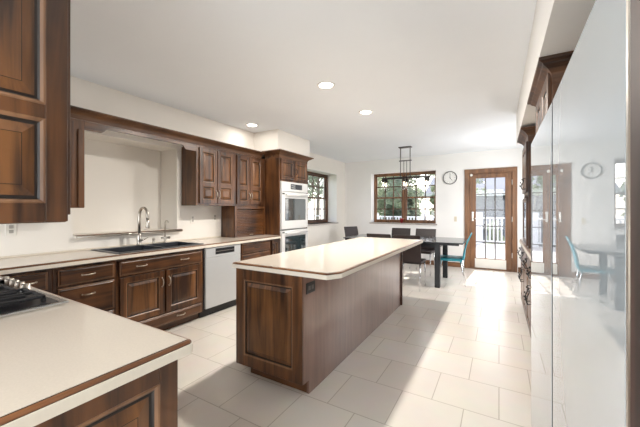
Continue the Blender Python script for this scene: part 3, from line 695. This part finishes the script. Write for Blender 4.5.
# gas cooktop
cx0, cx1, cy0, cy1 = -2.62, -1.675, 0.10, 0.617; zc = CT+0.001
r = thing('gas_cooktop', ((cx0+cx1)/2, (cy0+cy1)/2, CT), 'steel gas cooktop with black grates set in the peninsula countertop', 'cooktop')
mb = MB(); mb.box(cx0, cx1, cy0, cy1, zc, zc+0.012, 0.005, 2); mb.build('steel_tray', M['steel'], r)
MB().box(cx0+0.03, cx1-0.03, cy0+0.03, cy1-0.03, zc+0.012, zc+0.0135).build('burner_pan', M['black'], r)
bc = [(cx0+0.18, cy0+0.15), (cx0+0.18, cy0+0.37), (cx1-0.18, cy0+0.14), (cx1-0.18, cy0+0.36), ((cx0+cx1)/2, cy0+0.22)]
for x, y in bc:
    MB().lathe(x, y, [(0.055, zc+0.0135), (0.05, zc+0.022), (0.036, zc+0.024), (0.036, zc+0.034), (0.03, zc+0.037)], 20).build('burner', M['iron'], r)
for a, c_ in ((cx0+0.035, cx0+0.32), (cx0+0.325, cx1-0.325), (cx1-0.32, cx1-0.075)):
    mb = MB(); z0 = zc+0.030; y0_, y1_ = cy0+0.045, cy1-0.06; s = 0.0072
    if abs(a-(cx0+0.325)) < 1e-6: y1_ = cy1-0.09
    mb.box(a, a+2*s, y0_, y1_, z0, z0+0.013, 0.003); mb.box(c_-2*s, c_, y0_, y1_, z0, z0+0.013, 0.003)
    for y in (y0_, (y0_+y1_)/2-s, y1_-2*s): mb.box(a, c_, y, y+2*s, z0, z0+0.013, 0.003)
    mx = (a+c_)/2
    mb.box(mx-s, mx+s, y0_, y1_, z0+0.001, z0+0.014, 0.003)
    for fx_ in (a+(c_-a)*0.27, a+(c_-a)*0.73): mb.box(fx_-s, fx_+s, y0_+0.05, y1_-0.05, z0+0.001, z0+0.016, 0.003)
    for px in (a, c_-2*s):
        for py in (y0_, y1_-2*s): mb.box(px, px+2*s, py, py+2*s, zc+0.013, z0)
    mb.build('grate', M['iron'], r)
for i in range(5):
    x = (cx0+cx1)/2-0.10+i*0.05
    x = -2.37+i*0.078
    k = MB().lathe(x, cy1-0.042, [(0.026, zc+0.012), (0.026, zc+0.018), (0.021, zc+0.02), (0.019, zc+0.046), (0.016, zc+0.049)], 18).build('control_knob', M['nickel'], r)

# ------------------------------------------------------------------ island
IX0, IX1, IY0, IY1 = -1.835, -1.19, 1.80, 4.28
r = thing('kitchen_island', ((IX0+IX1)/2, (IY0+IY1)/2, 0), 'long dark wooden kitchen island base with raised panel end facing the camera', 'island')
mb = MB(); mb.box(IX0, IX1-0.02, IY0, IY1, 0.10, CZ-0.001, 0.002); mb.build('cabinet_body', M['wZ'], r)
mb = MB(); pts = [(IX1-0.02, IY0-0.001, 0.10), (IX1-0.02, IY0+0.07, 0.10), (IX1-0.02, IY0+0.07, 0.0), (IX1-0.02, IY1, 0.0), (IX1-0.02, IY1, CZ-0.001), (IX1-0.02, IY0-0.001, CZ-0.001)]
mb.prism(pts, (0.02, 0, 0)); mb.build('side_panel', M['wisl'], r)
MB().box(IX0+0.075, IX1-0.021, IY0+0.075, IY1-0.06, 0.0, 0.10).build('toe_kick', M['wX'], r)
mb = MB(); mb.box(IX1, IX1+0.02, IY1-0.012, IY1+0.008, 0.0, CZ-0.001, 0.003); mb.box(IX1+0.0, IX1+0.02, IY1-0.03, IY1+0.01, 0.0, 0.12, 0.003); mb.build('corner_post', M['wZ'], r)
Fi = FYn(IY0); door(Fi, IX0+0.002, IX1-0.001, 0.102, CZ-0.004, r, st=0.085, scale=1.1, name='end_panel', th=0.018)
Fil = FXn(IX0)
for i in range(4):
    a = IY0+0.02+i*0.61; d = drawer(Fil, a, a+0.6, 0.71, 0.86, r); pull(Fil, a+0.3, 0.785, 0.02, d); d = door(Fil, a, a+0.6, 0.11, 0.69, r); pull(Fil, a+0.56, 0.6, 0.02, d, vert=True)
outlet(1.888, 0.772, 'dark bronze outlet near the top corner of the island side', F=FX(IX1), m='black', wide=True)
worktop('island_countertop', [(-1.86, 1.765), (-0.985, 1.765), (-0.925, 1.87), (-0.925, 4.44), (-1.86, 4.44)], [True]*5,
        'long cream laminate island countertop with clipped corner and overhanging seating side')

# ------------------------------------------------------------------ right side: refrigerator column and hutch
XG = 0.165
r = thing('refrigerator', (0.55, 1.4, 0), 'large glossy white twin refrigerator with mirror-like doors at the right edge', 'refrigerator')
MB().box(XG+0.045, XR-0.01, 0.582, 2.205, 0.0, 1.728, 0.003).build('appliance_body', M['gasket'], r)
Fg = FXn(XG)
def gdoor(y0, y1, ang, piv):
    mb = MB(); mb.box(XG, XG+0.04, y0, y1, 0.06, 1.73, 0.0015, 1)
    R = Matrix.Translation((XG, piv, 0)) @ Matrix.Rotation(ang, 4, 'Z') @ Matrix.Translation((-XG, -piv, 0))
    bmesh.ops.transform(mb.bm, matrix=R, verts=mb.bm.verts[:])
    return mb.build('refrigerator_door', M['fridge'], r)
gdoor(0.582, 1.358, math.radians(-0.95), 1.358); gdoor(1.382, 2.207, 0, 1.38)
MB().box(XG+0.001, XG+0.045, 1.3585, 1.3815, 0.06, 1.728).build('door_gap_shade_strip', M['gap'], r)  # flush dark strip put in so the door gap reads as shaded
MB().box(XG-0.014, XG+0.05, 0.566, 0.578, 0.0, 1.73, 0.002).build('side_trim', M['nickel'], r)
r = thing('refrigerator_surround', (0.55, 0.5, 0), 'tall dark wooden end panel framing the refrigerator at the right edge', 'cabinet')
MB().box(XG-0.014, XR-0.01, 0.36, 0.563, 0.0, 2.235, 0.003).build('end_panel', M['dkpanel'], r)
XA = 0.275
r = thing('tall_cabinet', (0.6, 2.6, 0), 'tall wooden cabinet with crown standing behind the refrigerator', 'cabinet')
MB().box(XA, XR-0.01, 2.275, 3.0, 0.0, 2.15, 0.003).build('cabinet_body', M['wZ'], r)
Fa = FXn(XA)
for a, c_, hu in ((2.29, 2.63, 2.6), (2.645, 2.985, 2.675)):
    d = door(Fa, a, c_, 1.30, 2.17, r); pull(Fa, hu, 1.45, 0.02, d, vert=True, m='iron'); d = door(Fa, a, c_, 0.10, 1.28, r); pull(Fa, hu, 1.1, 0.02, d, vert=True, m='iron')
crown([(XR-0.02, 2.275), (XA, 2.275), (XA, 3.0), (XR-0.02, 3.0)], [(0, -1), (-1, -1), (-1, 1), (0, 1)], 2.088, 0.148, 0.072, r, m='crownX')
r = thing('hutch_base_cabinet', (0.6, 4.1, 0), 'low wooden base cabinet run behind the refrigerator with black twig handles', 'cabinet')
XBh = 0.285
MB().box(XBh, XR-0.01, 3.002, 5.15, 0.0, 0.871, 0.003).build('cabinet_body', M['wZ'], r)
Fh2 = FXn(XBh)
def twig(F, u, v, w, parent, L=0.16):
    mb = MB(); rnd = random.Random(int(u*1000+v*77)); pts = []
    for i in range(8): t = i/7; pts.append(F(u+0.012*math.sin(t*9+v*5), v-L/2+L*t, w+0.03+0.012*math.sin(t*6)))
    mb.tube(pts, [0.006, 0.005, 0.0055, 0.0045, 0.005, 0.0045, 0.004, 0.003], 7)
    for t, s in ((1, 1), (3, -1), (5, 1)):
        p = Vector(pts[t]); q = p+Vector(F(0.018*s, 0.022, 0.012))-Vector(F(0, 0, 0)); mb.tube([p, q], [0.0035, 0.002], 6); mb.ball(q, (0.007, 0.012, 0.010), 1)
    for k in (0, -1): mb.tube([F(u, v+(-L/2 if k == 0 else L/2)*0.92, w), pts[k]], 0.004, 6)
    return mb.build('twig_handle', M['iron'], parent)
for i in range(4):
    a = 3.02+i*0.53; d = drawer(Fh2, a, a+0.515, 0.70, 0.86, r); twig(Fh2, a+0.26, 0.78, 0.02, d, 0.10)
    d = door(Fh2, a, a+0.515, 0.10, 0.68, r); twig(Fh2, a+(0.46 if i % 2 == 0 else 0.055), 0.52, 0.02, d)
r = worktop('hutch_countertop', [(0.25, 3.003), (XR-0.004, 3.003), (XR-0.004, 5.18), (0.25, 5.18)], [False, False, True, True],
        'cream countertop on the low cabinet run behind the refrigerator', zt=0.922)
r = thing('hutch_upper_cabinet', (0.6, 4.24, 0.925), 'narrow wooden hutch cabinet with crown standing on the right counter', 'cabinet')
mb = MB(); mb.box(XA-0.005, XR-0.01, 3.93, 3.95, 0.925, 2.10); mb.box(XA-0.005, XR-0.01, 4.53, 4.55, 0.925, 2.10); mb.box(XA-0.005, XR-0.01, 3.95, 4.53, 1.50, 2.10); mb.box(XA-0.005, XR-0.01, 3.95, 4.53, 0.925, 0.945); mb.box(XR-0.03, XR-0.01, 3.95, 4.53, 0.945, 1.50)
mb.build('cabinet_body', M['wZ'], r)
Fk = FXn(XA-0.005)
d = door(Fk, 3.94, 4.54, 1.53, 2.07, r); twig(Fk, 3.99, 1.62, 0.02, d, 0.12)
mb = MB(); mb.loops(Fk, 3.945, 4.535, 0.95, 1.47, [(0, 0, 0), (0, 0.018, 0), (0.05, 0.018, 0), (0.05, 0.010, 1)]); mb.build('glass_door', [M['wZ'], M['ovglass']], r)
crown([(XR-0.02, 3.93), (XA-0.005, 3.93), (XA-0.005, 4.55), (XR-0.02, 4.55)], [(0, -1), (-1, -1), (-1, 1), (0, 1)], 2.070, 0.14, 0.072, r, m='crownX')

# ------------------------------------------------------------------ dining set
TZ = 0.785; tx0, tx1, ty0, ty1 = -2.68, -0.51, 5.48, 6.50
r = thing('dining_table', ((tx0+tx1)/2, (ty0+ty1)/2, 0), 'black rectangular dining table with extended end below the back window', 'table')
MB().box(tx0, tx1, ty0, ty1, TZ-0.022, TZ, 0.004, 2).build('tabletop', M['tabletop'], r)
mb = MB(); mb.box(tx0+0.03, tx1-0.06, ty0+0.02, ty0+0.045, TZ-0.05, TZ-0.022); mb.box(tx0+0.03, tx1-0.06, ty1-0.045, ty1-0.02, TZ-0.05, TZ-0.022)
mb.box(tx0+0.30, -0.88, ty0+0.045, ty0+0.075, TZ-0.10, TZ-0.022); mb.box(tx0+0.30, -0.88, ty1-0.075, ty1-0.045, TZ-0.10, TZ-0.022)
mb.box(-0.905, -0.88, ty0+0.075, ty1-0.075, TZ-0.10, TZ-0.022); mb.box(tx0+0.30, tx0+0.325, ty0+0.075, ty1-0.075, TZ-0.10, TZ-0.022)
mb.build('apron', M['tablewood'], r)
for x in (-0.955, tx0+0.27):
    for y in (ty0+0.03, ty1-0.11): MB().box(x, x+0.085, y, y+0.085, 0.0, TZ-0.022, 0.004).build('leg', M['tablewood'], r)
def make_chair(m, label, group=None, blue=False):
    """origin at floor centre, faces +Y; back at -Y"""
    r = thing('dining_chair', (0, 0, 0), label, 'chair', group)
    mb = MB(); mb.box(-0.215, 0.215, -0.20, 0.22, 0.425, 0.475, 0.02, 3); mb.build('seat', m, r, smooth=True)
    # curved backrest slab
    mb = MB(); n = 12; w = 0.215; th = 0.03; fr_, bk = [], []
    for i in range(n+1):
        t = i/n; z = 0.46+t*0.455; y = -0.20-0.07*t**1.4+0.012*math.sin(t*PI) if not blue else -0.20-0.13*t**1.2+0.02*math.sin(t*PI)
        fr_.append((y, z)); bk.append((y-th*(1-0.35*t), z))
    pts = [(-w, y, z) for y, z in fr_]+[(-w, y, z) for y, z in bk[::-1]]
    mb.prism(pts, (2*w, 0, 0)); o = mb.build('backrest', m, r)
    bv = o.modifiers.new('bevel', 'BEVEL'); bv.width = 0.007; bv.segments = 2; bv.limit_method = 'ANGLE'
    for sx in (-1, 1):
        for sy in (-1, 1):
            x = sx*0.195; ya = -0.17 if sy < 0 else 0.18; yb = -0.25 if sy < 0 else 0.205
            MB().tube([(x*0.97, ya, 0.428), (x, ya+(yb-ya)*0.5, 0.22), (x*1.02, yb, 0.0)], [0.0125, 0.0115, 0.010], 10).build('leg', M['chrome'], r)
    return r
G = 'dark brown leather chairs round the dining table'
c0 = make_chair(M['leather'], '')
def put(o, x, y, rz, label, group=G):
    o.location = (x, y, 0); o.rotation_euler = (0, 0, rz); o['label'] = label
    if group: o['group'] = group
    return o
put(c0, -1.32, 5.38, 0.0, 'dark brown leather chair right beside the island end, back to the camera')
put(copy_tree(c0), -1.82, 5.38, 0.02, 'brown leather chair showing only its back top above the island countertop')
put(copy_tree(c0), -1.94, 6.72, PI, 'dark brown leather chair beyond the table, left one, below the red flower pot')
put(copy_tree(c0), -1.40, 6.72, PI-0.02, 'dark brown leather chair beyond the table, right one, nearest below the clock')
put(copy_tree(c0), -2.95, 6.86, PI+1.15, 'dark brown leather chair turned at the left head of the table near the corner')
bl = make_chair(M['blue'], 'teal blue leather chair with chrome legs at the right head of the table', blue=True)
put(bl, -0.76, 6.03, PI/2+0.05, bl['label'], None)

# pendant light
px, py = -1.69, 6.40
r = thing('pendant_light', (px, py, ZC), 'dark bronze bar chandelier with clear glass shades hanging over the dining table', 'chandelier')
MB().box(px-0.13, px+0.13, py-0.05, py+0.05, ZC-0.022, ZC-0.001, 0.003).build('ceiling_plate', M['rods'], r)
mb = MB()
for s in (-0.10, 0.10): mb.tube([(px+s, py, ZC-0.02), (px+s, py, 2.02)], 0.009, 8)
for s in (-0.03, 0.03): mb.tube([(px+s, py, 2.36), (px+s, py, 2.02)], 0.006, 8)
mb.build('rod', M['rods'], r)
MB().box(px-0.13, px+0.13, py-0.012, py+0.012, 2.35, 2.372, 0.003).build('cross_bar', M['rods'], r)
MB().box(px-0.50, px+0.50, py-0.03, py+0.03, 1.985, 2.025, 0.004).build('main_bar', M['fixture'], r)
for sx in (-0.44, 0.0, 0.44):
    for sy in (-0.09, 0.09):
        x, y = px+sx, py+sy
        mb = MB(); mb.tube([(x, py, 2.005), (x, y, 2.005)], 0.008, 8); mb.tube([(x, y, 2.05), (x, y, 1.99)], 0.009, 8); mb.lathe(x, y, [(0.014, 2.01), (0.034, 1.99), (0.038, 1.925), (0.02, 1.92)], 16)
        so = mb.build('lamp_socket', M['fixture'], r)
        mb = MB(); prof = [(0.036, 1.925), (0.045, 1.90), (0.056, 1.85), (0.056, 1.76)]
        rings = []
        for rr, zz in prof: rings.append([mb.bm.verts.new((x+rr*math.cos(2*PI*k/18), y+rr*math.sin(2*PI*k/18), zz)) for k in range(18)])
        for i in range(3):
            for k in range(18): f = mb._f([rings[i][k], rings[i][(k+1) % 18], rings[i+1][(k+1) % 18], rings[i+1][k]]); f.smooth = True
        mb.build('glass_shade', M['clear'], so)
        MB().lathe(x, y, [(0.008, 1.92), (0.010, 1.90), (0.018, 1.87), (0.018, 1.85), (0.008, 1.835)], 12).build('bulb', M['bulb'], so)

# clock
cxk, czk = -0.995, 2.085
r = thing('wall_clock', (cxk, YB, czk), 'round white wall clock with thin black rim between window and door', 'clock')
mb = MB(); n = 40; R0, R1 = 0.137, 0.153
ring = [[mb.bm.verts.new((cxk+rr*math.cos(2*PI*k/n), YB-yy, czk+rr*math.sin(2*PI*k/n))) for k in range(n)] for rr, yy in ((R1, 0.0), (R1, 0.028), (R0+0.004, 0.03), (R0, 0.012))]
for i in range(3):
    for k in range(n): mb._f([ring[i][k], ring[i][(k+1) % n], ring[i+1][(k+1) % n], ring[i+1][k]])
mb.build('clock_rim', M['black'], r)
dial = MB().lathe(cxk, YB-0.014, [(0.139, 0.012), (0.139, 0.0)], 40, 'Y', czk).build('clock_face', M['clockface'], r)
mb = MB()
for k in range(12):
    a = 2*PI*k/12; L0 = 0.106 if k % 3 else 0.096
    p = Vector((cxk+L0*math.sin(a), YB-0.0155, czk+L0*math.cos(a))); q = Vector((cxk+0.124*math.sin(a), YB-0.0155, czk+0.124*math.cos(a))); mb.tube([p, q], 0.0022, 6)
mb.build('hour_marks', M['black'], dial)
for a, L, w_ in ((math.radians(140), 0.08, 0.004), (math.radians(2), 0.095, 0.0035)):
    MB().tube([(cxk-0.012*math.sin(a), YB-0.019, czk-0.012*math.cos(a)), (cxk+L*math.sin(a), YB-0.019, czk+L*math.cos(a))], w_, 6).build('clock_hand', M['black'], r)

# red pot on the window sill
r = thing('flower_pot', (-2.17, 7.86, bz0), 'small red pot on the back window sill in front of the mullion', 'flower pot')
MB().lathe(-2.17, 7.86, [(0.032, bz0), (0.045, bz0+0.085), (0.052, bz0+0.088), (0.052, bz0+0.112), (0.044, bz0+0.112), (0.04, bz0+0.095)], 20).build('pot', M['pot'], r)
MB().lathe(-2.17, 7.86, [(0.04, bz0+0.093), (0.02, bz0+0.1)], 16).build('soil', M['soil'], r)

# recessed ceiling lights
def can(x, y, label, power=30):
    o = thing('recessed_light', (x, y, ZC), label, 'ceiling light', 'recessed ceiling lights')
    mb = MB(); n = 28; ring = [[mb.bm.verts.new((x+rr*math.cos(2*PI*k/n), y+rr*math.sin(2*PI*k/n), ZC-h)) for k in range(n)] for rr, h in ((0.097, 0.0), (0.095, 0.007), (0.078, 0.009), (0.068, 0.002))]
    for i in range(3):
        for k in range(n): f = mb._f([ring[i][k], ring[i][(k+1) % n], ring[i+1][(k+1) % n], ring[i+1][k]])
    mb.build('trim_ring', M['reveal'], o)
    MB().lathe(x, y, [(0.07, ZC-0.001), (0.07, ZC-0.004)], 28).build('lamp_lens', M['lamp'], o)
    l = light('recessed_lamp', 'AREA', (x, y, ZC-0.012), power, (1.0, 0.945, 0.87), 0.12, target=(x, y, 0), shape='DISK')
    return o
can(-1.57, 2.80, 'recessed ceiling light over the near half of the island')
can(-1.545, 3.85, 'recessed ceiling light over the far half of the island')
can(-3.30, 3.54, 'recessed ceiling light close to the crown above the wall cabinet', 1.6)
for (x, y) in ((-2.6, -0.9), (-0.6, -0.9), (-2.6, -2.3), (-0.6, -2.3)): can(x, y, 'recessed ceiling light behind the photographer', 5)

# ------------------------------------------------------------------ outdoors
struct('floor_deck', MB().box(-12, 8, YB+T, 14.2, -0.24, -0.06), M['deck'])
struct('ground_lawn', MB().box(-45, 40, -14, 60, -1.2, -1.0), M['lawn'])
r = thing('deck_railing', (-3, 13.9, -0.06), 'white baluster railing around the deck outside the back window and door', 'railing')
mb = MB(); mb.box(-9, 5, 13.87, 13.95, 0.98, 1.03); mb.box(-9, 5, 13.88, 13.94, 0.05, 0.10); mb.build('rails', M['railw'], r)
for x in [-7.2+i*0.135 for i in range(66)]: MB().box(x-0.028, x+0.028, 13.89, 13.93, 0.10, 0.98).build('baluster', M['railw'], r)
for x in (-7.4, -5.0, -2.9, 1.9, 4.1): MB().box(x-0.07, x+0.07, 13.84, 13.98, -0.06, 1.15, 0.01).build('post', M['railw'], r)
MB().box(-0.93, -0.58, 13.74, 14.06, -0.06, 1.22, 0.01).build('newel_post', M['railw'], r)
r = thing('neighbour_garage', (0.5, 23, -1.0), 'grey garage with shingle roof and white fascia seen through the back door', 'building')
MB().box(-3.8, 7.0, 21.5, 27, -1.0, 2.35).build('wall', M['siding'], r)
MB().prism([(-4.3, 21.0, 2.35), (-4.3, 27.5, 2.35), (-4.3, 24.2, 3.75)], (11.8, 0, 0)).build('roof', M['shingle'], r)
MB().box(-4.3, 7.5, 20.93, 21.0, 2.18, 2.42).build('fascia', M['railw'], r)
for x in (-0.95, -0.25): MB().box(x-0.22, x+0.22, 21.44, 21.51, -0.1, 0.75).build('garage_window', M['furn'], r)
def tree(x, y, h, rad, m, label, name='tree', seed=0, n=2600, lift=0.35, group=None, trunk=0.16, leaf=0.16, z0=-1.0):
    rnd = random.Random(seed); r = thing(name, (x, y, z0), label, 'tree' if name == 'tree' else 'bush', group)
    mb = MB(); mb.tube([(x, y, z0), (x+0.1, y, z0+h*0.4), (x-0.05, y+0.1, z0+h*0.8)], [trunk, trunk*0.8, trunk*0.3], 9)
    for k in range(7):
        a = rnd.uniform(0, 6.28); z = z0+h*rnd.uniform(0.3, 0.6); L = rad*rnd.uniform(0.5, 0.9)
        mb.tube([(x, y, z), (x+L*0.5*math.cos(a), y+L*0.5*math.sin(a), z+h*0.12), (x+L*math.cos(a), y+L*math.sin(a), z+h*0.2)], [trunk*0.4, trunk*0.25, trunk*0.08], 6)
    mb.build('trunk', M['bark'], r)
    mb = MB(); cl = [(Vector((x+rnd.uniform(-.62, .62)*rad, y+rnd.uniform(-.62, .62)*rad, z0+h*(lift+(1-lift)*rnd.uniform(.1, .9)))), rad*rnd.uniform(.25, .38)) for _ in range(22)]
    for i in range(n):
        c_, rr = cl[rnd.randrange(22)]; d = Vector((rnd.gauss(0, 1), rnd.gauss(0, 1), rnd.gauss(0, 1))).normalized()*rr*rnd.uniform(.55, 1.0)
        p = c_+d; s = leaf*rnd.uniform(.6, 1.3); u = Vector((rnd.gauss(0, 1), rnd.gauss(0, 1), rnd.gauss(0, 1))).normalized(); v = u.orthogonal().normalized()
        mb.poly([p-u*s, p-v*s*0.45, p+u*s, p+v*s*0.45])
    mb.build('foliage', m, r); return r
tree(-7.6, 18.5, 6.8, 1.7, M['leaf1'], 'pale green tree outside, seen in the left half of the back window', seed=1, leaf=0.12)
tree(-4.7, 17.6, 6.2, 1.2, M['leaf2'], 'darker slim tree outside, seen behind the back window mullion', seed=2, n=1800, leaf=0.12, trunk=0.1)
tree(-13.5, 22.5, 8.0, 2.8, M['leaf2'], 'broad deep green tree at the far left outside the back window', seed=3)
tree(-9.0, 30.0, 8.5, 3.4, M['leaf1'], 'tall pale tree far beyond the back window', seed=4, n=5000, leaf=0.24, lift=0.15)
tree(-6.6, 23.6, 6.5, 1.7, M['leaf2'], 'deep green tree far beyond the right half of the back window', seed=14, n=4000, leaf=0.2, lift=0.15)
tree(-2.9, 18.6, 5.2, 0.8, M['leaf1'], 'pale loose tree outside, in the right half of the back window', seed=6, n=1500, trunk=0.08, leaf=0.12)
tree(-1.15, 17.2, 4.9, 0.7, M['leaf1'], 'thin yellow green tree at the left of the door view, before the garage', seed=9, n=1100, lift=0.58, trunk=0.05, leaf=0.09)
tree(0.4, 32.0, 8.2, 3.4, M['leaf1'], 'tall pale tree rising behind the grey garage roof', seed=5)
tree(-0.15, 15.6, 1.95, 0.5, M['leaf1'], 'bright green bush behind the deck railing, left in the door view', name='bush', seed=7, n=1200, lift=0.2, trunk=0.04, leaf=0.06)
tree(1.05, 15.6, 2.1, 0.5, M['leaf1'], 'bright green bush behind the railing at the right of the door view', name='bush', seed=8, n=1200, lift=0.2, trunk=0.04, leaf=0.06)
for i, (x, y) in enumerate(((-11.0, 11.5), (-14.5, 17.5), (-10.0, 6.5))):
    tree(x, y, 6.5, 2.0, M['leaf2' if i % 2 else 'leaf1'], ('pale tree nearest the left window outside', 'dark tree outside the left window toward the back', 'pale tree outside the left wall nearer the sink')[i], seed=20+i)
tree(6.5, 8.0, 5.5, 2.0, M['leaf1'], 'tree outside the added dining window on the right wall', seed=30)
